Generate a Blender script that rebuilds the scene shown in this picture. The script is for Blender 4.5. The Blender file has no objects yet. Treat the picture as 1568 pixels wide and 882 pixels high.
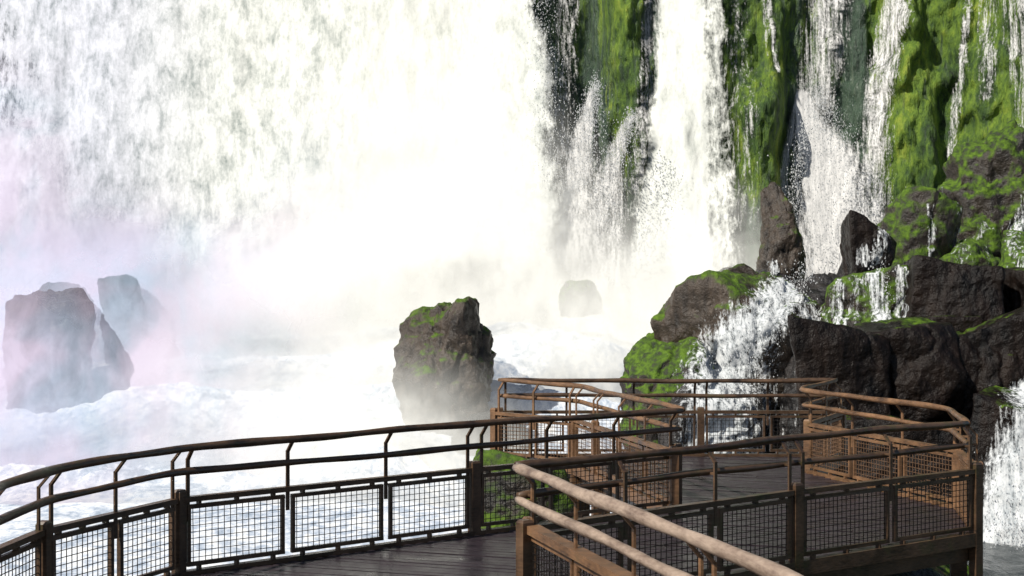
import bpy, bmesh, math, random
import numpy as np
from mathutils import Vector
from mathutils.bvhtree import BVHTree
random.seed(4); rng=np.random.default_rng(7)
scene=bpy.context.scene
CAMZ=2.436
EL=math.radians(42);SD=Vector((-.78,-.62,0)).normalized()*math.cos(EL)+Vector((0,0,math.sin(EL)))
# ---------------------------------------------------------------- noise
def _h(ix,iy,iz,s):
    n=(ix*374761393+iy*668265263+iz*2147483647+s*974634777)&0xffffffff
    n=((n^(n>>13))*1274126177)&0xffffffff
    n=(n^(n>>16))
    n=(n*2246822519)&0xffffffff
    n=n^(n>>15)
    return (n&0xffffff)/float(0xffffff)
def vnoise(x,y,z,s=0):
    x=np.asarray(x,float);y=np.asarray(y,float)+0*x;z=np.asarray(z,float)+0*x
    fx=np.floor(x);fy=np.floor(y);fz=np.floor(z)
    ix=fx.astype(np.int64)+4096;iy=fy.astype(np.int64)+4096;iz=fz.astype(np.int64)+4096
    u=x-fx;v=y-fy;w=z-fz
    u=u*u*u*(u*(u*6-15)+10);v=v*v*v*(v*(v*6-15)+10);w=w*w*w*(w*(w*6-15)+10)
    r=0
    for a in (0,1):
        for b in (0,1):
            for c in (0,1):
                r=r+_h(ix+a,iy+b,iz+c,s)*(u if a else 1-u)*(v if b else 1-v)*(w if c else 1-w)
    return r*2-1
def fbm(x,y,z,o=4,s=0,g=.5):
    r=0;a=1;t=0;f=1
    for i in range(o):
        r=r+a*vnoise(x*f,y*f,z*f,s+i*17);t+=a;a*=g;f*=2.03
    return r/t
def ss(a,b,x):
    t=np.clip((x-a)/(b-a),0,1);return t*t*(3-2*t)
# ---------------------------------------------------------------- nodes
def newmat(name):
    m=bpy.data.materials.new(name);m.use_nodes=True
    nt=m.node_tree;nt.nodes.clear()
    out=nt.nodes.new('ShaderNodeOutputMaterial')
    return m,nt,out
class N:
    def __init__(s,nt): s.nt=nt
    def n(s,t,**k):
        nd=s.nt.nodes.new(t)
        for a,b in k.items(): setattr(nd,a,b)
        return nd
    def l(s,a,b): s.nt.links.new(a,b)
    def m(s,op,a,b=None,clamp=False):
        nd=s.nt.nodes.new('ShaderNodeMath');nd.operation=op;nd.use_clamp=clamp
        for i,v in enumerate((a,b)):
            if v is None: continue
            if isinstance(v,(int,float)): nd.inputs[i].default_value=v
            else: s.l(v,nd.inputs[i])
        return nd.outputs[0]
    def noise(s,vec,scale,detail=5,rough=.55,dist=0.):
        nd=s.n('ShaderNodeTexNoise');nd.inputs['Scale'].default_value=scale
        nd.inputs['Detail'].default_value=detail;nd.inputs['Roughness'].default_value=rough
        nd.inputs['Distortion'].default_value=dist;s.l(vec,nd.inputs['Vector']);return nd.outputs['Fac']
    def map(s,sc,src=None):
        nd=s.n('ShaderNodeMapping');nd.inputs['Scale'].default_value=sc
        if src is None:
            g=s.n('ShaderNodeNewGeometry');src=g.outputs['Position']
        s.l(src,nd.inputs['Vector']);return nd.outputs[0]
    def ramp(s,f,stops):
        nd=s.n('ShaderNodeValToRGB');e=nd.color_ramp.elements
        e[0].position=stops[0][0];e[0].color=(*stops[0][1],1)
        e[1].position=stops[-1][0];e[1].color=(*stops[-1][1],1)
        for p,c in stops[1:-1]:
            k=e.new(p);k.color=(*c,1)
        s.l(f,nd.inputs[0]);return nd.outputs[0]
    def mr(s,f,a,b,c=0,d=1):
        nd=s.n('ShaderNodeMapRange');s.l(f,nd.inputs[0])
        for i,v in enumerate((a,b,c,d)): nd.inputs[i+1].default_value=v
        return nd.outputs[0]
    def mix(s,f,a,b,blend='MIX'):
        nd=s.n('ShaderNodeMix');nd.data_type='RGBA';nd.blend_type=blend
        if isinstance(f,(int,float)): nd.inputs[0].default_value=f
        else: s.l(f,nd.inputs[0])
        for i,v in ((6,a),(7,b)):
            if isinstance(v,tuple): nd.inputs[i].default_value=(*v,1)
            else: s.l(v,nd.inputs[i])
        return nd.outputs[2]
    def attr(s,name):
        nd=s.n('ShaderNodeAttribute');nd.attribute_name=name;return nd.outputs['Fac']
    def bump(s,h,st,dist):
        nd=s.n('ShaderNodeBump');nd.inputs['Strength'].default_value=st;nd.inputs['Distance'].default_value=dist
        s.l(h,nd.inputs['Height']);return nd.outputs[0]
    def softn(s,nrm,k):
        """aerated water scatters light inside: pull shading normal towards the open sky/sun side"""
        a=s.n('ShaderNodeVectorMath',operation='SCALE');s.l(nrm,a.inputs[0]);a.inputs['Scale'].default_value=1-k
        b=s.n('ShaderNodeVectorMath',operation='ADD');s.l(a.outputs[0],b.inputs[0])
        b.inputs[1].default_value=(-.46*k,-.62*k,.62*k)
        c=s.n('ShaderNodeVectorMath',operation='NORMALIZE');s.l(b.outputs[0],c.inputs[0]);return c.outputs[0]

def mat_wood(name,c1,c2,rough=.6,green=0.0):
    m,nt,out=newmat(name);k=N(nt)
    p=k.n('ShaderNodeBsdfPrincipled');pos=k.map((1,1,1))
    a=k.noise(pos,3.0,6,.65);b=k.noise(k.map((14,14,60)),1.0,4)
    f=k.m('ADD',k.m('MULTIPLY',a,.65),k.m('MULTIPLY',b,.35))
    col=k.ramp(f,[(.36,c1),(.5,tuple((x+y)/2 for x,y in zip(c1,c2))),(.66,c2)])
    if green>0:
        g=k.mr(k.noise(k.map((1,1,1)),5,5),.58,.66,0,green)
        col=k.mix(g,col,(.045,.07,.012))
    k.l(col,p.inputs['Base Color'])
    k.l(k.mr(a,.3,.7,rough-.15,rough+.15),p.inputs['Roughness'])
    k.l(k.bump(f,.5,.012),p.inputs['Normal'])
    k.l(p.outputs[0],out.inputs[0]);return m
def mat_rock(name,c1,c2,moss=.5,mosscol=((.014,.034,.005),(.10,.175,.012)),spec=.35):
    m,nt,out=newmat(name);k=N(nt)
    p=k.n('ShaderNodeBsdfPrincipled');pos=k.map((1,1,1));p.inputs['Specular IOR Level'].default_value=spec
    a=k.noise(pos,1.1,8,.62);b=k.noise(pos,6,6,.6)
    s=k.noise(k.map((4,4,.5)),1.2,5)
    f=k.m('ADD',k.m('MULTIPLY',a,.5),k.m('MULTIPLY',s,.5))
    rc=k.ramp(f,[(.38,c1),(.62,c2)])
    g=k.n('ShaderNodeNewGeometry');sx=k.n('ShaderNodeSeparateXYZ');k.l(g.outputs['Normal'],sx.inputs[0])
    if moss>0:
        mc=k.ramp(b,[(.35,mosscol[0]),(.65,mosscol[1])])
        up=k.m('ADD',k.m('MULTIPLY',sx.outputs[2],.5),k.m('MULTIPLY',a,1.6))
        mk=k.mr(up,1.5-moss*.9,1.68-moss*.9,0,1)
        mk=k.m('MULTIPLY',mk,k.mr(b,.3,.5,.35,1),True)
        k.l(k.mix(mk,rc,mc),p.inputs['Base Color'])
        k.l(k.mr(mk,0,1,.36,.85),p.inputs['Roughness'])
    else:
        k.l(rc,p.inputs['Base Color']);k.l(k.mr(b,.3,.7,.28,.55),p.inputs['Roughness'])
    h=k.m('ADD',a,k.m('MULTIPLY',b,.35))
    k.l(k.bump(h,.9,.22),p.inputs['Normal'])
    k.l(p.outputs[0],out.inputs[0]);return m
def mat_cliff():
    m,nt,out=newmat('mossy_cliff_rock');k=N(nt)
    p=k.n('ShaderNodeBsdfPrincipled')
    a=k.noise(k.map((1,1,.28)),1.3,8,.65);b=k.noise(k.map((1,1,.4)),5,6,.7)
    c=k.noise(k.map((3.5,3.5,.22)),1.5,5,.6)
    big=k.noise(k.map((1,1,.5)),.55,3,.5)
    f=k.m('ADD',k.m('ADD',k.m('MULTIPLY',a,.4),k.m('MULTIPLY',b,.35)),k.m('MULTIPLY',big,.25))
    moss=k.ramp(f,[(.39,(.006,.018,.003)),(.46,(.032,.075,.006)),(.54,(.12,.20,.012)),(.63,(.27,.32,.03))])
    rock=k.ramp(k.m('ADD',k.m('MULTIPLY',c,.6),k.m('MULTIPLY',a,.4)),[(.36,(.014,.028,.018)),(.52,(.045,.080,.048)),(.66,(.10,.13,.09))])
    mk=k.mr(k.m('ADD',k.attr('moss'),k.m('MULTIPLY',k.m('SUBTRACT',c,.5),2.0)),.3,.75,0,1)
    k.l(k.mix(mk,rock,moss),p.inputs['Base Color'])
    k.l(k.mr(mk,0,1,.35,.7),p.inputs['Roughness'])
    k.l(k.bump(k.m('ADD',f,k.m('MULTIPLY',c,.5)),1.0,.35),p.inputs['Normal'])
    k.l(p.outputs[0],out.inputs[0]);return m
def mat_falls(name,sz=.33,fine=1.0,lo=(.50,.54,.56),hi=(.93,.93,.92),a0=.8,a1=1.1,w=(.42,.33,.25),kn=.6,vst=.3,con=1.8,cs=(.3,.5,.75)):
    """falling white water: clumps and streaks, thin where 'cover' is low"""
    m,nt,out=newmat(name);k=N(nt)
    n1=k.noise(k.map((1,1,sz)),1.5*fine,6,.68,.35)
    n2=k.noise(k.map((1,1,sz*vst)),5*fine,4,.62,.1)
    n3=k.noise(k.map((1,1,.6)),9*fine,3,.7,.3)
    f=k.m('ADD',k.m('ADD',k.m('MULTIPLY',n1,w[0]),k.m('MULTIPLY',n2,w[1])),k.m('MULTIPLY',n3,w[2]))
    f=k.m('ADD',k.m('MULTIPLY',k.m('SUBTRACT',f,.5),con),.5)
    cv=k.attr('cover')
    al=k.mr(k.m('ADD',f,cv),a0,a1,0,1)
    al=k.m('MULTIPLY',al,k.mr(cv,0.02,.2,0,1))
    mid=tuple(x*.45+y*.55 for x,y in zip(lo,hi))
    col=k.ramp(f,[(cs[0],lo),(cs[1],mid),(cs[2],hi)])  # shading between clumps put into the colour, greyer lo in the gaps
    col=k.mix(k.attr('glare_tint'),col,(.80,.80,.73))  # blown-out glare put into the water colour
    col=k.mix(k.attr('cool_light'),col,(.84,.85,1),'MULTIPLY')  # bluish light on the left side multiplied into the water colour
    nrm=k.softn(k.bump(f,.5,.25/fine),kn)
    d=k.n('ShaderNodeBsdfDiffuse')
    k.l(col,d.inputs['Color']);k.l(nrm,d.inputs['Normal'])
    tr=k.n('ShaderNodeBsdfTransparent');y=k.n('ShaderNodeMixShader')
    k.l(al,y.inputs[0]);k.l(tr.outputs[0],y.inputs[1]);k.l(d.outputs[0],y.inputs[2])
    k.l(y.outputs[0],out.inputs[0]);return m
def mat_foam():
    m,nt,out=newmat('river_foam_water');k=N(nt)
    p=k.n('ShaderNodeBsdfPrincipled')
    a=k.noise(k.map((1,.8,.5)),.9,7,.68,.8);b=k.noise(k.map((1,.6,.5)),5,5,.7,.4)
    f=k.m('ADD',k.m('MULTIPLY',a,.5),k.m('MULTIPLY',b,.5))
    fo=k.attr('foam')
    mk=k.mr(k.m('ADD',f,fo),.92,1.1,0,1)
    col=k.mix(mk,(.010,.018,.020),k.ramp(f,[(.38,(.22,.27,.34)),(.46,(.36,.41,.49)),(.52,(.55,.58,.63)),(.60,(.74,.74,.73))]))
    k.l(col,p.inputs['Base Color']);k.l(k.mr(mk,0,1,.12,.8),p.inputs['Roughness'])
    bn=k.bump(f,.6,.2)
    nm=k.n('ShaderNodeMix');nm.data_type='VECTOR';k.l(mk,nm.inputs[0]);k.l(bn,nm.inputs[4]);k.l(k.softn(bn,.65),nm.inputs[5])
    k.l(nm.outputs[1],p.inputs['Normal'])
    k.l(p.outputs[0],out.inputs[0]);return m
def mat_mist():
    m,nt,out=newmat('drifting_mist');k=N(nt)
    n1=k.noise(k.map((1,1,.9)),.33,3,.6,.5);n2=k.noise(k.map((1,1,.7)),1.5,4,.6,.4)
    f=k.m('ADD',k.m('MULTIPLY',n1,.65),k.m('MULTIPLY',n2,.35))
    cv=k.attr('cover')
    al=k.m('MULTIPLY',cv,k.mr(f,.38,.60,.55,1.2),True)
    nrm=k.n('ShaderNodeCombineXYZ')
    for i,v in enumerate((-.42,-.45,.78)): nrm.inputs[i].default_value=v
    d=k.n('ShaderNodeBsdfDiffuse');k.l(nrm.outputs[0],d.inputs['Normal'])
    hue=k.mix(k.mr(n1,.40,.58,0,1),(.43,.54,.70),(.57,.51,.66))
    k.l(k.mix(k.attr('cool_light'),(.80,.80,.77),hue),d.inputs['Color'])  # blue-lavender light on the left spray put into the mist colour
    tr=k.n('ShaderNodeBsdfTransparent');y=k.n('ShaderNodeMixShader')
    k.l(al,y.inputs[0]);k.l(tr.outputs[0],y.inputs[1]);k.l(d.outputs[0],y.inputs[2])
    k.l(y.outputs[0],out.inputs[0]);return m
def mat_simple(name,c,rough,metal=0):
    m,nt,out=newmat(name);k=N(nt)
    p=k.n('ShaderNodeBsdfPrincipled');a=k.noise(k.map((1,1,1)),25,4)
    k.l(k.ramp(a,[(.35,tuple(x*.6 for x in c)),(.65,c)]),p.inputs['Base Color'])
    p.inputs['Roughness'].default_value=rough;p.inputs['Metallic'].default_value=metal
    k.l(p.outputs[0],out.inputs[0]);return m

# ---------------------------------------------------------------- mesh helpers
def mkobj(name,V,F,mat,smooth=False,parent=None,attrs=None):
    me=bpy.data.meshes.new(name)
    V=np.asarray(V,dtype=np.float32)
    F=list(F) if not isinstance(F,np.ndarray) else F
    if isinstance(F,np.ndarray):
        me.vertices.add(len(V));me.vertices.foreach_set('co',V.ravel())
        k=F.shape[1];me.loops.add(F.size);me.loops.foreach_set('vertex_index',F.ravel().astype(np.int32))
        me.polygons.add(len(F));me.polygons.foreach_set('loop_start',np.arange(0,F.size,k,dtype=np.int32))
        me.polygons.foreach_set('loop_total',np.full(len(F),k,dtype=np.int32))
        me.update(calc_edges=True);me.validate()
    else:
        me.from_pydata([tuple(map(float,v)) for v in V],[],F);me.update()
    if attrs:
        for n,a in attrs.items():
            at=me.attributes.new(n,'FLOAT','POINT');at.data.foreach_set('value',np.asarray(a,dtype=np.float32).ravel())
    me.polygons.foreach_set('use_smooth',[smooth]*len(me.polygons))
    me.materials.append(mat)
    o=bpy.data.objects.new(name,me);scene.collection.objects.link(o)
    if parent: o.parent=parent
    return o
def empty(name):
    o=bpy.data.objects.new(name,None);scene.collection.objects.link(o);return o
def gridfaces(nx,nz):
    i=np.arange(nx-1);j=np.arange(nz-1);I,J=np.meshgrid(i,j,indexing='ij')
    a=(I*nz+J).ravel();return np.stack([a,a+nz,a+nz+1,a+1],1)
class MB:
    def __init__(s): s.V=[];s.F=[]
    def beam(s,p,q,w,h,up=Vector((0,0,1)),j=0.):
        p=Vector(p);q=Vector(q);d=(q-p)
        if d.length<1e-5: return
        d.normalize();up=Vector(up)
        if abs(d.dot(up))>.95: up=Vector((1,0,0)) if abs(d.x)<.9 else Vector((0,1,0))
        r=d.cross(up).normalized();u=r.cross(d).normalized()
        b=len(s.V)
        for e in (p,q):
            for a,c in ((-1,-1),(1,-1),(1,1),(-1,1)):
                s.V.append(e+r*(a*w/2)+u*(c*h/2)+Vector([random.uniform(-j,j) for _ in range(3)]))
        s.F+=[(b,b+3,b+2,b+1),(b+4,b+5,b+6,b+7)]+[(b+i,b+(i+1)%4,b+4+(i+1)%4,b+4+i) for i in range(4)]
    def post(s,p,ax,w,d,z0,z1):
        ax=Vector((ax[0],ax[1],0)).normalized();n=Vector((-ax.y,ax.x,0));b=len(s.V)
        jt=[random.uniform(-.006,.006) for _ in range(2)]
        for z,k in ((z0,1),(z1-.02,1),(z1,.75)):
            for a,c in ((-1,-1),(1,-1),(1,1),(-1,1)):
                v=Vector((p[0],p[1],z))+ax*(a*w/2*k)+n*(c*d/2*k)
                if z>z0: v+=Vector((jt[0],jt[1],0))
                s.V.append(v)
        for L in (0,4):
            s.F+=[(b+L+i,b+L+(i+1)%4,b+L+4+(i+1)%4,b+L+4+i) for i in range(4)]
        s.F+=[(b+8,b+9,b+10,b+11),(b+3,b+2,b+1,b)]
    def tube(s,pts,r,seg=8,wob=.0,rj=.0,step=.12):
        P=[Vector(pts[0])]
        for a,c in zip(pts[:-1],pts[1:]):
            a=Vector(a);c=Vector(c);n=max(1,int((c-a).length/step))
            for i in range(1,n+1): P.append(a.lerp(c,i/n))
        for _ in range(2):
            P=[P[0]]+[P[i]*.5+(P[i-1]+P[i+1])*.25 for i in range(1,len(P)-1)]+[P[-1]]
        ph=random.uniform(0,50);b=len(s.V)
        for i,p in enumerate(P):
            d=(P[min(i+1,len(P)-1)]-P[max(i-1,0)]).normalized()
            up=Vector((0,0,1)) if abs(d.z)<.9 else Vector((1,0,0))
            rr=d.cross(up).normalized();u=rr.cross(d)
            t=i*step+ph
            off=rr*(wob*math.sin(t*1.9)+wob*.5*math.sin(t*5.3))+u*(wob*math.sin(t*1.3+2)+wob*.5*math.cos(t*4.1))
            R=r*(1+rj*math.sin(t*2.7)+rj*.6*math.sin(t*7.9+1))
            if i==0 or i==len(P)-1: R*=.8
            for k in range(seg):
                a=2*math.pi*k/seg
                q=1+rj*.6*math.sin(3*a+t)
                s.V.append(p+off+(rr*math.cos(a)+u*math.sin(a))*R*q)
        for i in range(len(P)-1):
            for k in range(seg):
                s.F.append((b+i*seg+k,b+i*seg+(k+1)%seg,b+(i+1)*seg+(k+1)%seg,b+(i+1)*seg+k))
        s.F.append(tuple(b+k for k in range(seg))[::-1]);e=b+(len(P)-1)*seg
        s.F.append(tuple(e+k for k in range(seg)))
    def obj(s,name,mat,parent=None,smooth=False):
        return mkobj(name,[tuple(v) for v in s.V],s.F,mat,smooth,parent)

# ---------------------------------------------------------------- materials
M_dark=mat_wood('shaded_wet_wood',(.020,.012,.008),(.13,.072,.038),.42,.25)  # wet wood; shade on the rails' unlit faces put into its dark colour
M_tan=mat_wood('sunlit_brown_wood',(.05,.026,.013),(.25,.13,.062),.52,.15)  # sunlit copy of the railing wood, warm sunlight put into the colour
M_grey=mat_wood('weathered_log_wood',(.14,.09,.065),(.45,.34,.26),.55)
M_deck=mat_wood('wet_deck_wood',(.012,.009,.012),(.05,.036,.042),.38)
M_wire=mat_simple('dark_wire',(.03,.022,.018),.5,.4)
M_wiretan=mat_simple('sunlit_wire',(.20,.11,.06),.6,.2)  # wire of the sun-facing railings, warm light put into the colour
# ---------------------------------------------------------------- railings
def offset_path(pts,d):
    out=[]
    for i,p in enumerate(pts):
        ns=[]
        for a,b in ((i-1,i),(i,i+1)):
            if a<0 or b>=len(pts): continue
            v=Vector((pts[b][0]-pts[a][0],pts[b][1]-pts[a][1])).normalized();ns.append(Vector((-v.y,v.x)))
        n=sum(ns,Vector((0,0))).normalized();k=1/max(.5,n.dot(ns[0]))
        out.append((p[0]+n.x*d*k,p[1]+n.y*d*k))
    return out
def railing(pts,wood,topwood,wiremat,r=.033,beamw=.07,beamt=.045,bay=1.02,mid=.885):
    root=empty('wooden_railing')
    rails=MB();posts=MB();arms=MB();frames=MB();wires=MB()
    rails.tube([(x,y,1.10) for x,y in pts],r,10,.008,.10)
    rails.tube([(x,y,mid) for x,y in offset_path(pts,.02)],r*.88,10,.007,.10)
    op=offset_path(pts,.10)
    for si in range(len(op)-1):
        a=Vector((*op[si],0));b=Vector((*op[si+1],0));L=(b-a).length;d=(b-a).normalized();nrm=Vector((d.y,-d.x,0))
        n=max(1,round(L/bay))
        for i in range(n+1):
            heavy=(i==0 or i==n or i%3==0)
            c=a.lerp(b,i/n)
            if heavy and not(i==0 and si>0): posts.post(c,d,.10,.085,-.75,.70+random.uniform(0,.03))
            offs=(0,) if not heavy else (.085,-.085)
            for o_ in offs:
                if heavy and ((i==0 and o_<0) or (i==n and o_>0)): continue
                q=c+d*o_
                arms.beam(q+Vector((0,0,.45)),q+Vector((0,0,.985)),.034,.016,nrm)
                arms.beam(q+Vector((0,0,.975)),q+nrm*.095+Vector((0,0,1.085)),.034,.016,nrm)
                arms.beam(q+Vector((0,0,mid)),q+nrm*.07+Vector((0,0,mid)),.028,.02)
        frames.beam(a+Vector((0,0,.64)),b+Vector((0,0,.64)),beamw,beamt)
        frames.beam(a+Vector((0,0,-.03)),b+Vector((0,0,-.03)),.08,.13)
        for i in range(n):
            p=a.lerp(b,i/n);q=a.lerp(b,(i+1)/n)
            g0=.075 if (i==0 or i%3==0) else .035
            g1=.075 if (i+1==n or (i+1)%3==0) else .035
            p=p+d*g0;q=q-d*g1
            z0,z1=.085,.575;w=.036
            frames.beam(p+Vector((0,0,z1)),q+Vector((0,0,z1)),.034,w,j=.002)
            frames.beam(p+Vector((0,0,z0)),q+Vector((0,0,z0)),.034,w,j=.002)
            frames.beam(p+d*.018+Vector((0,0,z0+w/2)),p+d*.018+Vector((0,0,z1-w/2)),.036,.03,d)
            frames.beam(q-d*.018+Vector((0,0,z0+w/2)),q-d*.018+Vector((0,0,z1-w/2)),.036,.03,d)
            ll=(q-p).length
            for t in (.12,.5,.88):
                c=p.lerp(q,t)
                frames.beam(c+Vector((0,0,z1+w/2)),c+Vector((0,0,.618)),.05,.026,d)
                frames.beam(c+Vector((0,0,.035)),c+Vector((0,0,z0-w/2)),.05,.026,d)
            nw=int(ll/.057)
            for k in range(1,nw):
                c=p.lerp(q,k/nw);jx=d*random.uniform(-.003,.003)
                wires.beam(c+Vector((0,0,z0+.01))+jx,c+Vector((0,0,z1-.01))-jx,.0055,.0055,d)
            for k in range(1,9):
                z=z0+(z1-z0)*k/9
                wires.beam(p+d*.02+nrm*.005+Vector((0,0,z)),q-d*.02+nrm*.005+Vector((0,0,z+random.uniform(-.003,.003))),.0055,.0055)
    rails.obj('rails',topwood,root,True);posts.obj('posts',wood,root);arms.obj('bent_arms',wood,root)
    frames.obj('panel_frames',wood,root);wires.obj('wire_mesh',wiremat,root)
    return root
A=[(-3.2,7.4),(-3.43,9.54),(-3.36,10.47),(-2.74,11.98),(-.31,13.99),(1.87,15.6)]
A2=[(1.87,15.6),(.94,19.4),(-.18,20.5)]
BK=[(-.18,20.5),(4.67,20.5)]
RT=[(4.67,20.5),(3.80,18.8),(4.82,15.65),(4.50,14.06)]
B=[(4.50,14.06),(2.44,12.6),(.03,10.66)]
C=[(.03,10.66),(1.26,6.58),(1.9,4.3)]
railing(A,M_dark,M_dark,M_wire)
railing(A2,M_tan,M_tan,M_wiretan)
railing(BK,M_dark,M_dark,M_wire)
railing(RT,M_tan,M_tan,M_wiretan)
railing(B,M_dark,M_dark,M_wire)
railing(C,M_tan,M_grey,M_wire,.041,.11,.06,1.02,.85)
# ---------------------------------------------------------------- deck
poly=[(-3.1,4.3)]+A+A2[1:]+BK[1:]+RT[1:]+B[1:]+C[1:]
poly=offset_path(poly,.05)
deck=empty('wooden_boardwalk')
pl=MB();js=MB()
ang=math.radians(-18);ux=Vector((math.cos(ang),math.sin(ang)));uy=Vector((-ux.y,ux.x))
PP=[(Vector(p).dot(ux),Vector(p).dot(uy)) for p in poly]
t=min(p[1] for p in PP)
while t<max(p[1] for p in PP):
    w=.118;c=t+w/2;xs=[]
    for i in range(len(PP)):
        a=PP[i];b=PP[(i+1)%len(PP)]
        if (a[1]-c)*(b[1]-c)<0: xs.append(a[0]+(b[0]-a[0])*(c-a[1])/(b[1]-a[1]))
    xs.sort()
    for x0,x1 in zip(xs[::2],xs[1::2]):
        x=x0
        while x<x1-.02:
            e=min(x1,x+random.uniform(2.2,3.4))
            if x1-e<.4:e=x1
            p=ux*(x+.003)+uy*c;q=ux*(e-.003)+uy*c;z=-.02+random.uniform(-.005,.005)
            pl.beam((p.x,p.y,z),(q.x,q.y,z+random.uniform(-.003,.003)),w-.02,.04)
            x=e
    t+=w
pl.obj('planks',M_deck,deck)
for path in (A,A2,BK,RT,B,C):
    for i in range(len(path)-1):
        a=Vector(path[i]);b=Vector(path[i+1])
        js.beam((a.x,a.y,-.17),(b.x,b.y,-.17),.10,.16)
        n=max(1,int((b-a).length/1.9))
        for k in range(n):
            c=a.lerp(b,(k+.5)/n);js.post((c.x,c.y),(b-a).normalized(),.16,.16,-3.2,-.26)
js.obj('joists_and_stilts',M_dark,deck)

# ---------------------------------------------------------------- cliff
def ridamp(X): return .35+.75*ss(-1,3,X)
def cliff_y(X,Z):
    y=50+.10*(Z-3)-4*ss(13.5,19,X)-4*ss(-18,-30,X)
    rid=fbm(X*.45,0*X+3,Z*.07,3,5)
    y=y-1.2*rid*ridamp(X)
    y=y-.7*np.exp(-((X-4.2+.12*(Z-9))/.9)**2)+.5*np.exp(-((X-2.2)/.7)**2)
    y=y-.9*np.exp(-((X-8.6)/.9)**2)*ss(10.5,8.5,Z)-1.0*np.exp(-((X-14.3+.05*Z)/1.1)**2)
    y=y-.45*fbm(X*1.3,0*X,Z*.45,4,9)*ridamp(X)-.2*fbm(X*5,0*X,Z*2,4,2)
    y=y-.8*np.abs(fbm(X*.8+5,0*X,Z*.5,3,19))*ss(12,14,X)
    return y
xs=np.linspace(-34,30,760);zs=np.linspace(-6,24,340)
X,Z=np.meshgrid(xs,zs,indexing='ij');Y=cliff_y(X,Z)
moss=-.15+1.0*np.exp(-((X-4.1+.10*(Z-10))/1.0)**2)*ss(4.5,7,Z)
moss+=.9*ss(7.0,7.6,X)*ss(10.4,9.4,X)*ss(4,6,Z)+1.0*ss(12.2,13.0,X)+.65*ss(9.5,10.5,X)*ss(9,10,Z)*ss(12.4,11.4,X)
moss+=.5*ss(-16.5,-18,X)
moss+=.55*ss(.4,1.0,X)*ss(3,2.4,X)*ss(6,10,Z)
cliffV=np.stack([X,Y,Z],-1).reshape(-1,3);cliffF=gridfaces(760,340)
mkobj('basalt_cliff',cliffV,cliffF,mat_cliff(),True,attrs={'moss':moss})
# ---------------------------------------------------------------- rocks
M_rock=mat_rock('wet_basalt',(.010,.010,.011),(.042,.036,.034),0)
M_rockg=mat_rock('mossy_basalt',(.014,.012,.010),(.06,.046,.036),.80)
M_rockm=mat_rock('lightly_mossy_basalt',(.016,.012,.009),(.085,.062,.045),.5)
M_rockd=mat_rock('dark_basalt',(.003,.0025,.0025),(.018,.011,.008),.25,spec=.2)
allV=[];allF=[]
def addbvh(V,F):
    b=sum(len(v) for v in allV)
    allV.append(np.asarray(V));allF.extend([tuple(int(i)+b for i in f) for f in F])
bm=bmesh.new();bmesh.ops.create_icosphere(bm,subdivisions=6,radius=1)
ICV=np.array([v.co[:] for v in bm.verts]);ICF=np.array([[v.index for v in f.verts] for f in bm.faces]);bm.free()
def rock(name,c,h,mat,seed,nf=22,box=.25,rough=.10,kk=16.):
    r_=np.random.default_rng(seed)
    D=ICV/np.linalg.norm(ICV,axis=1)[:,None]
    n=r_.normal(size=(nf,3));n/=np.maximum(np.linalg.norm(n,axis=1)[:,None],1e-6)
    hh=r_.uniform(.66,1.0,nf)+box*.25
    ax=np.array([[1,0,0],[-1,0,0],[0,1,0],[0,-1,0],[0,0,1],[0,0,-1]],float)+r_.normal(size=(6,3))*.16
    ax/=np.linalg.norm(ax,axis=1)[:,None]
    n=np.vstack([n,ax]);hh=np.concatenate([hh,np.full(6,.88)])
    dots=D@n.T
    q=np.where(dots>.05,hh/np.maximum(dots,.05),9)
    R=(-np.log(np.sum(np.exp(-kk*np.minimum(q,4)),1))/kk)
    P=D*R[:,None]
    W=P*np.array(h)
    f=fbm(W[:,0]*.7+seed,W[:,1]*.7,W[:,2]*.9,6,seed,.58)
    cr=1-np.abs(fbm(W[:,0]*1.1+9,W[:,1]*1.1,W[:,2]*.7+seed,3,seed+3))
    W=W+D*(f*rough*4.2-np.clip(cr-.88,0,1)*rough*8)[:,None]*min(h)
    W=W+np.array(c)
    addbvh(W,ICF)
    return mkobj(name,W,ICF,mat,True)
rock('wet_boulder',(-13.2,40.5,-.5),(1.2,1.2,3.3),M_rock,75,4,.9,.09,16)
rock('wet_boulder',(-11.7,43.4,1.0),(.75,.9,2.0),M_rock,12,20)
rock('mossy_boulder',(-1.7,38.5,.1),(1.35,1.3,2.25),M_rockm,21,12,.5)
rock('wet_boulder',(-.6,37.6,-1.8),(1.2,.9,1.2),M_rock,23)
rock('mossy_boulder',(6.2,35.4,.4),(2.8,2.0,2.6),M_rockm,31,26,.3,.07)
rock('mossy_boulder',(3.7,34.6,-.4),(1.35,1.2,1.75),M_rockg,32)
rock('wet_boulder',(4.9,34.1,-.9),(1.6,1.3,1.9),M_rock,33)
rock('wet_boulder',(7.6,34.3,-.4),(1.5,1.3,2.1),M_rock,35)
rock('mossy_boulder',(2.1,44.2,2.15),(.75,.5,.66),M_rockg,34)
rock('basalt_block',(6.9,29.6,.2),(1.0,.9,1.45),M_rockd,41,3,.9,.07,24)
rock('basalt_block',(8.3,29.9,.4),(1.0,.9,1.45),M_rockd,42,3,.9,.07,24)
rock('basalt_block',(10.0,30.2,.4),(1.2,1.0,1.45),M_rockd,43,3,.9,.07,24)
rock('basalt_block',(12.2,30.2,.6),(1.4,1.0,1.7),M_rockd,44,3,.9,.07,24)
rock('basalt_block',(7.6,28.9,-1.3),(2.2,.9,1.2),M_rockd,45,6,.9,.07,20)
rock('basalt_block',(10.6,28.3,-1.5),(1.8,1.0,1.75),M_rockd,46,6,.9,.07,20)
rock('basalt_block',(10.1,32.8,1.85),(1.2,.9,1.2),M_rockd,47,2,.9,.06,26)
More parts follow.
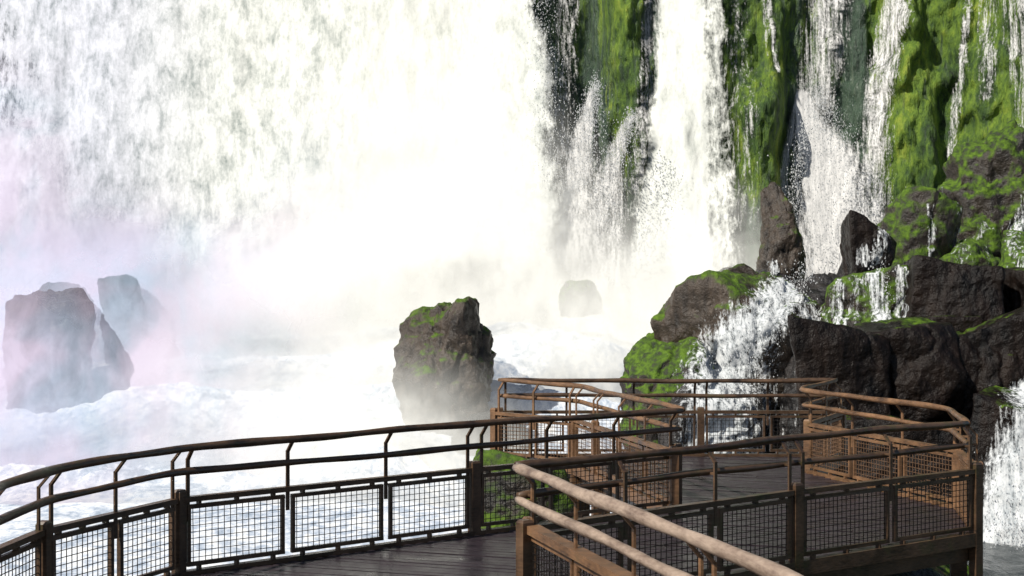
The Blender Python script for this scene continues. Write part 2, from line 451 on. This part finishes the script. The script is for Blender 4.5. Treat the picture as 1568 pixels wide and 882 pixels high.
rock('basalt_block',(12.6,33,1.8),(1.4,.9,1.3),M_rockd,48,2,.9,.06,26)
rock('basalt_block',(8.9,31.4,.8),(1.8,.8,1.0),M_rockd,58,5,.9,.07,22)
rock('mossy_boulder',(8.5,33.7,1.4),(1.5,1.0,1.5),M_rockg,49)
rock('basalt_block',(9.2,37,2.7),(.58,.6,1.3),M_rockd,50,5,.8,.08)
rock('mossy_boulder',(10.9,38.5,2.7),(1.3,1.1,2.2),M_rockg,51)
rock('mossy_boulder',(12.2,38.0,2.2),(1.4,1.1,1.7),M_rockg,59)
rock('mossy_boulder',(13.9,40,3.4),(2.3,1.6,4.3),M_rockg,52,26,.1,.12)
rock('mossy_boulder',(16.4,41,4.0),(2.0,1.6,4.6),M_rockg,60,26,.1,.12)
rock('mossy_boulder',(14.2,36.5,2.3),(1.8,1.2,1.7),M_rockg,53)
rock('mossy_boulder',(8.7,46.0,3.0),(.85,.9,2.9),M_rockm,64,22,.4)
rock('wet_boulder',(8.0,45.6,1.6),(1.9,1.1,1.9),M_rock,55)
rock('wet_boulder',(11,44,1.2),(3.2,2.5,2.2),M_rock,56)
rock('mossy_boulder',(.15,16.6,-.3),(.65,.6,1.0),M_rockg,57)
addbvh(cliffV,cliffF)
BV=BVHTree.FromPolygons([tuple(v) for v in np.vstack(allV)],allF)
# ---------------------------------------------------------------- falling water
def capsule(X,Z,st,e0=1.3,e1=.15):
    m=np.zeros_like(X)
    for (x0,z0,w0),(x1,z1,w1) in zip(st[:-1],st[1:]):
        dx=x1-x0;dz=z1-z0;t=np.clip(((X-x0)*dx+(Z-z0)*dz)/(dx*dx+dz*dz),0,1)
        w=w0+(w1-w0)*t;r=np.hypot(X-x0-dx*t,Z-z0-dz*t)/w
        m=np.maximum(m,ss(e0,e1,r))
    return m
M_main=mat_falls('main_falls_water',.55,1.1,(.22,.25,.235),(.82,.82,.78),.72,1.05,kn=.85,con=2.1,w=(.55,.23,.22),cs=(.18,.48,.78))
M_sm=mat_falls('thin_falls_water',.25,1.9,(.36,.36,.36),(.80,.78,.76),.92,1.25,(.25,.45,.3),.75,.22,2.0,(.3,.6,.95))
M_cas=mat_falls('cascade_water',.35,2.2,(.35,.38,.40),(.80,.80,.80),.92,1.2,(.22,.5,.28),.6,.22,2.2,(.3,.6,.9))
def sheet(name,x0,x1,nx,z0,z1,nz,cover,mat,off=.6,lump=.5,cool_light=None,glare_tint=None):
    xs=np.linspace(x0,x1,nx);zs=np.linspace(z0,z1,nz);X,Z=np.meshgrid(xs,zs,indexing='ij')
    cv=cover(X,Z)
    flare=.05*np.clip(10-Z,0,14)**1.35*.9
    Y=50+.10*(Z-3)-4*ss(13.5,19,X)-4*ss(-18,-30,X)-off-flare*.6-1.2*fbm(X*.45,0*X+3,Z*.07,3,5)*.7*ridamp(X)
    cy=cliff_y(X,Z)
    for _ in range(6):
        cy=np.minimum(cy,np.roll(cy,1,0));cy=np.minimum(cy,np.roll(cy,-1,0))
    Y=np.minimum(Y,cy-.1)
    for _ in range(24): Y[1:-1]=(Y[:-2]+2*Y[1:-1]+Y[2:])/4
    Y-=lump*(1.0*fbm(X*.7,0*X+2,Z*.25,3,31,.5)+.15*fbm(X*3.2,0*X,Z*1.3,3,41,.6))
    F=gridfaces(nx,nz);c=cv.ravel();keep=c[F].max(1)>.01;F=F[keep]
    cl=cool_light(X,Z) if cool_light else 0*X
    tn=glare_tint(X,Z) if glare_tint else 0*X
    V=np.stack([X,Y,Z],-1).reshape(-1,3)
    return mkobj(name,V,F,mat,True,attrs={'cover':c,'cool_light':cl,'glare_tint':tn})
def cov_main(X,Z):
    e=.45*fbm(X*0+1,Z*.8,0*X,3,8)
    c=(.5+.5*ss(-18.6,-16.3,X+e))*ss(2.0,.2,X+e*.8-.07*(8-Z))
    c-=.20*np.exp(-((X+16)/1.6)**2)*ss(3,8,Z)
    c-=.12*np.exp(-((X+10.3)/3.4)**2)*ss(3,8,Z)
    c-=.15*np.exp(-((X+8.0)/.6)**2)*ss(6,9,Z)
    c+=.4*ss(-17,-19,X)*ss(9.5,6,Z)
    c+=.3*ss(-7,-4,X)*ss(.6,-1,X)
    return np.clip(c,0,1.4)
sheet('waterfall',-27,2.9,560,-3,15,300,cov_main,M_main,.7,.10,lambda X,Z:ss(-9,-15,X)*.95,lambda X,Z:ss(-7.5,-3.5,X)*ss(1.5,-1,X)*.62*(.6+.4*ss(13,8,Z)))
def cov2(X,Z):
    c=.95*capsule(X,Z,[(5.9,15,.95),(5.95,10,1.1),(5.7,6,1.5),(5.4,1,2.2)],1.2,.3)
    return np.maximum(c,.5*capsule(X,Z,[(7.0,15,.5),(6.9,8,.8),(7.0,3,1.1)]))
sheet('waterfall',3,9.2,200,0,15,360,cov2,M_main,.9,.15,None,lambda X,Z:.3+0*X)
def cov3(X,Z):
    c=np.zeros_like(X)
    for k,st in ((.76,[(2.85,9.5,.12),(2.55,7.9,.6),(2.2,5.8,1.1),(2.1,4,1.4)]),(.70,[(4.1,8.4,.2),(3.5,6.8,.6),(2.9,4.6,.9),(2.6,3,1.1)]),
      (.64,[(3.6,7,.4),(3.5,3,1.2)]),(.54,[(4.95,15,.4),(4.7,10,.5),(4.3,6,.7)]),
      (.62,[(9.0,15,.2),(9.1,11.5,.2),(9.3,10,.16)]),(.52,[(8.75,15,.15),(8.95,10.6,.1)]),(.70,[(10.1,9.1,.2),(9.6,7,.3),(9.3,5,.5),(9.0,3,1.0)]),
      (.92,[(10.3,9.2,.45),(10.6,8,.95),(11.2,6.6,1.7),(11.4,3,2.2)]),(.60,[(11.7,15,1.7),(11.1,11,1.3),(10.7,8.8,1.0)]),
      (.64,[(14.0,15,.55),(13.3,11.5,.65),(12.8,9,.7),(12.6,5,.8)]),(.56,[(17.2,15,1.5),(17.4,10,1.1),(17.4,7,.7)]),
      (.52,[(15.9,13,.25),(15.5,9.5,.25),(15.2,7,.25)]),(.48,[(16.4,15,.5),(16.2,9,.4)]),(.48,[(2.0,15,1.0),(1.7,9,1.0),(1.5,5,1.2)]),(.40,[(8.0,15,.8),(7.9,5,1.2)])):
        c=np.maximum(c,k*capsule(X,Z,st))
    return c
sheet('waterfall',.5,19,560,1.5,15,420,cov3,M_sm,.25,.12)
def cascade(strands,x0,x1,z0,z1,res=.045,ys=20,push=.07):
    nx=int((x1-x0)/res);nz=int((z1-z0)/res)
    xs=np.linspace(x0,x1,nx);zs=np.linspace(z0,z1,nz);X,Z=np.meshgrid(xs,zs,indexing='ij')
    cv=np.zeros_like(X)
    for k,st in strands: cv=np.maximum(cv,k*capsule(X,Z,st))
    Y=np.full_like(X,np.nan)
    for i in range(nx):
        for j in range(nz):
            if cv[i,j]>.01:
                h=BV.ray_cast(Vector((xs[i],ys,zs[j])),Vector((0,1,0)))
                if h[0] is not None and h[1].y<0: Y[i,j]=h[0].y
    Yf=np.where(np.isnan(Y),99,Y)
    for _ in range(2):
        for j in range(nz-2,-1,-1):
            Yf[:,j]=np.minimum(Yf[:,j],Yf[:,j+1]+.03)
    Yf=Yf-push-.05*fbm(X*3,0*X,Z*1.5,4,3)-.03
    F=gridfaces(nx,nz);y=Yf.ravel();c=cv.ravel()
    keep=(c[F].max(1)>.01)&(y[F].max(1)<60)&((y[F].max(1)-y[F].min(1))<.7)
    V=np.stack([X,Yf,Z],-1).reshape(-1,3)
    return mkobj('cascade',V,F[keep],M_cas,True,attrs={'cover':c,'cool_light':0*c,'glare_tint':0*c})
cascade([(.72,[(7.3,2.9,.45),(6.4,2.2,.75),(5.5,1.3,1.1),(4.9,.2,1.4),(4.8,-1.5,1.6)]),(.54,[(7.0,2.7,.5),(7.1,1.2,.6),(7.2,-1.5,.8)]),(.46,[(6.0,1.8,.5),(5.9,-1,.9)]),(.46,[(8.0,2.6,.3),(8.1,-.5,.6)])],3.4,8.8,-2,3.2,ys=30.9)
cascade([(.5,[(7.7,2.9,.25),(7.6,1.2,.35)]),(.58,[(8.3,3.2,.3),(8.5,1.7,.45)]),(.5,[(9.0,3.4,.3),(9.0,1.5,.5)]),(.52,[(9.6,4.3,.3),(9.3,2.7,.4)])],7.3,10.2,1.5,4.4,ys=32.3)
cascade([(.85,[(10.9,.5,.4),(10.2,-.4,1.0),(9.7,-2.5,1.5)]),(.75,[(11.5,.7,.8),(11,-2.5,1.3)])],8.1,12.8,-2.6,1.0)
cascade([(.58,[(14.6,6.6,.3),(14.0,4.2,.5),(13.0,2.2,1.0)]),(.46,[(12.9,4.0,.4),(12.6,2.0,.8)]),(.42,[(12.0,6,.3),(11.8,3,.4)]),(.44,[(11,4.6,.2),(11.1,2,.4)])],10.3,15.6,1.6,6.8,.06,ys=34.3)
# ---------------------------------------------------------------- river and rapids
M_foam=mat_foam()
def river_h(X,Y):
    ramp=ss(33,47,Y)*(3.4)
    left=ss(3.5,-1,X)
    ramp=ramp*(.55+.45*left)+ss(36,44,Y)*1.4*np.exp(-((X-2.5)/3)**2)
    h=-2.5+ramp
    lm=ss(31,36,Y)
    h+=lm*((.35+.45*ss(-6,-1,X))*fbm(X*.3,Y*.3,0*X,3,91)+.25*np.abs(fbm(X*.8,Y*.8,0*X,3,95))+.09*fbm(X*3,Y*3,0*X,3,99))
    h+=(1-lm)*.07*fbm(X*1.2,Y*1.2,0*X,4,71)
    return h
xs=np.linspace(-30,24,560);ys=np.linspace(20,50.5,380);X,Y=np.meshgrid(xs,ys,indexing='ij')
H=river_h(X,Y)
foam=.25+.5*ss(5.5,2,X)*ss(20,24,Y)+.35*ss(32,36,Y)-.35*ss(7,9,X)*ss(31,29,Y)
mkobj('river_rapids',np.stack([X,Y,H],-1).reshape(-1,3),gridfaces(560,380),M_foam,True,attrs={'foam':foam})
mkobj('river',[(-400,-300,-2.75),(400,-300,-2.75),(400,48,-2.75),(-400,48,-2.75)],[(0,1,2,3)],M_foam,attrs={'foam':[.3]*4})
xs=np.linspace(-1.5,22,200);ys=np.linspace(-6,23.5,220);X,Y=np.meshgrid(xs,ys,indexing='ij')
H=-1.3+.9*fbm(X*.5,Y*.5,0*X,5,55)-2.2*ss(.8,-1.5,X)-2.2*ss(21,23.5,Y)-1.2*ss(5.5,8,X)*ss(10,20,Y)
mkobj('dark_fill_bank',np.stack([X,Y,H],-1).reshape(-1,3),gridfaces(200,220),M_rockd,True)  # ground added as dark fill for shade and dark water below the deck
# ---------------------------------------------------------------- droplets
def droplets(P,size):
    T=np.array([[1,1,1],[1,-1,-1],[-1,1,-1],[-1,-1,1]],float)
    s=rng.uniform(.25,1,len(P))**2.5*size
    V=(P[:,None,:]+T[None]*s[:,None,None]*np.array([.6,.6,1.3])+rng.normal(size=(len(P),4,3))*s[:,None,None]*.3).reshape(-1,3)
    b=np.arange(len(P))[:,None,None]*4
    F=(b+np.array([[0,1,2],[0,3,1],[0,2,3],[1,3,2]])[None]).reshape(-1,3)
    return V,F
def sp(st,n,y,spread=.8):
    P=[]
    for (x0,z0,w0),(x1,z1,w1) in zip(st[:-1],st[1:]):
        m=n//(len(st)-1);t=rng.uniform(0,1,m);w=w0+(w1-w0)*t
        P.append(np.stack([x0+(x1-x0)*t+rng.normal(size=m)*w*spread,np.full(m,y)+rng.normal(size=m)*.3,z0+(z1-z0)*t+rng.normal(size=m)*.2],1))
    return np.vstack(P)
V,F=droplets(np.vstack([sp([(2.85,9.4,.1),(2.55,7.9,.4),(2.2,5.8,.7)],5000,48.2),
     sp([(4.1,8.3,.15),(3.5,6.8,.3),(2.9,4.6,.5)],3000,48),
     sp([(10.3,9.1,.2),(10.8,7.5,.6),(11.3,5,1.1),(11.3,3,1.3)],7000,48),
     sp([(9.9,8,.1),(9.3,4,.3)],1800,48),
     sp([(.9,14,.3),(1.4,6,.4)],3000,48.6)]),.022)
M_drop=mat_simple('water_droplets',(.8,.8,.8),.4)
mkobj('water_spray',V,F,M_drop)
V,F=droplets(np.vstack([sp([(7.0,2.9,.15),(5.6,1.4,.4),(4.9,-.5,.6)],4000,33.3),
     sp([(10.6,.4,.2),(10.2,-.4,.4),(9.6,-2.4,.8)],5000,27.3),sp([(9.3,-2.2,.3),(10.2,-2.2,.5)],1500,27.0),
     sp([(8.4,3,.1),(8.6,1.9,.2)],500,32.7)]),.015)
mkobj('water_spray',V,F,M_drop)
# ---------------------------------------------------------------- mist banks
M_mist=mat_mist()
def bank(y,x0,x1,z0,z1,blobs,seed,amp=.8):
    nx,nz=120,60
    xs=np.linspace(x0,x1,nx);zs=np.linspace(z0,z1,nz);X,Z=np.meshgrid(xs,zs,indexing='ij')
    c=np.zeros_like(X)
    for bx,bz,rx,rz,s in blobs:
        r=np.hypot((X-bx)/rx,(Z-bz)/rz);c=1-(1-c)*(1-s*ss(1,.12,r))
    e=np.minimum.reduce([ss(x0,x0+2,X),ss(x1,x1-1.5,X),ss(z1,z1-1,Z)])
    Y=y+amp*fbm(X*.25,0*X,Z*.25,2,seed)-.12*(z1-Z)
    mkobj('mist',np.stack([X,Y,Z],-1).reshape(-1,3),gridfaces(nx,nz),M_mist,True,attrs={'cover':c*e,'cool_light':np.clip(ss(-3,-12,X)*1.0,0,1)})
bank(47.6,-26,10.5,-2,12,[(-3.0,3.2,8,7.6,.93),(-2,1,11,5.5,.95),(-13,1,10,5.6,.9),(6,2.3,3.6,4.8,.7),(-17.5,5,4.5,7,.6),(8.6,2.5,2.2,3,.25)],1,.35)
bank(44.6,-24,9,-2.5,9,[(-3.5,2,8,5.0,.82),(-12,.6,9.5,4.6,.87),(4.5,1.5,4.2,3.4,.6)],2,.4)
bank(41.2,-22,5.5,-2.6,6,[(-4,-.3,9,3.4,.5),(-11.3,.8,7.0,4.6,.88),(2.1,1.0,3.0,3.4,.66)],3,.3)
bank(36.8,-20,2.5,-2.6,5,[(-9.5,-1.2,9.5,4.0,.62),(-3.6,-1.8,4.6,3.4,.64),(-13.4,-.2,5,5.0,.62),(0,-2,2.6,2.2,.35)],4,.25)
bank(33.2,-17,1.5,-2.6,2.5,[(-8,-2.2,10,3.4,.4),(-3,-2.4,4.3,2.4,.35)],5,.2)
# ---------------------------------------------------------------- light
L=bpy.data.lights.new('sun','SUN');L.energy=5;L.angle=math.radians(.5);L.color=(1,.955,.86)
lo=bpy.data.objects.new('sun',L);scene.collection.objects.link(lo);lo.rotation_euler=(-SD).to_track_quat('-Z','Y').to_euler()
w=bpy.data.worlds.new('World');scene.world=w;w.use_nodes=True;nt=w.node_tree
bg=nt.nodes['Background'];sky=nt.nodes.new('ShaderNodeTexSky');sky.sky_type='NISHITA';sky.sun_disc=False
sky.sun_elevation=EL;sky.sun_rotation=math.atan2(SD.x,SD.y)
nt.links.new(sky.outputs[0],bg.inputs[0]);bg.inputs[1].default_value=.085
scene.view_settings.view_transform='Standard';scene.view_settings.look='None';scene.view_settings.exposure=0
cam=bpy.data.cameras.new('camera');cam.lens=50;cam.sensor_width=36;cam.clip_end=1000;cam.clip_start=.1
co=bpy.data.objects.new('camera',cam);scene.collection.objects.link(co);co.location=(0,0,CAMZ);co.rotation_euler=(math.radians(90),0,0)
scene.camera=co
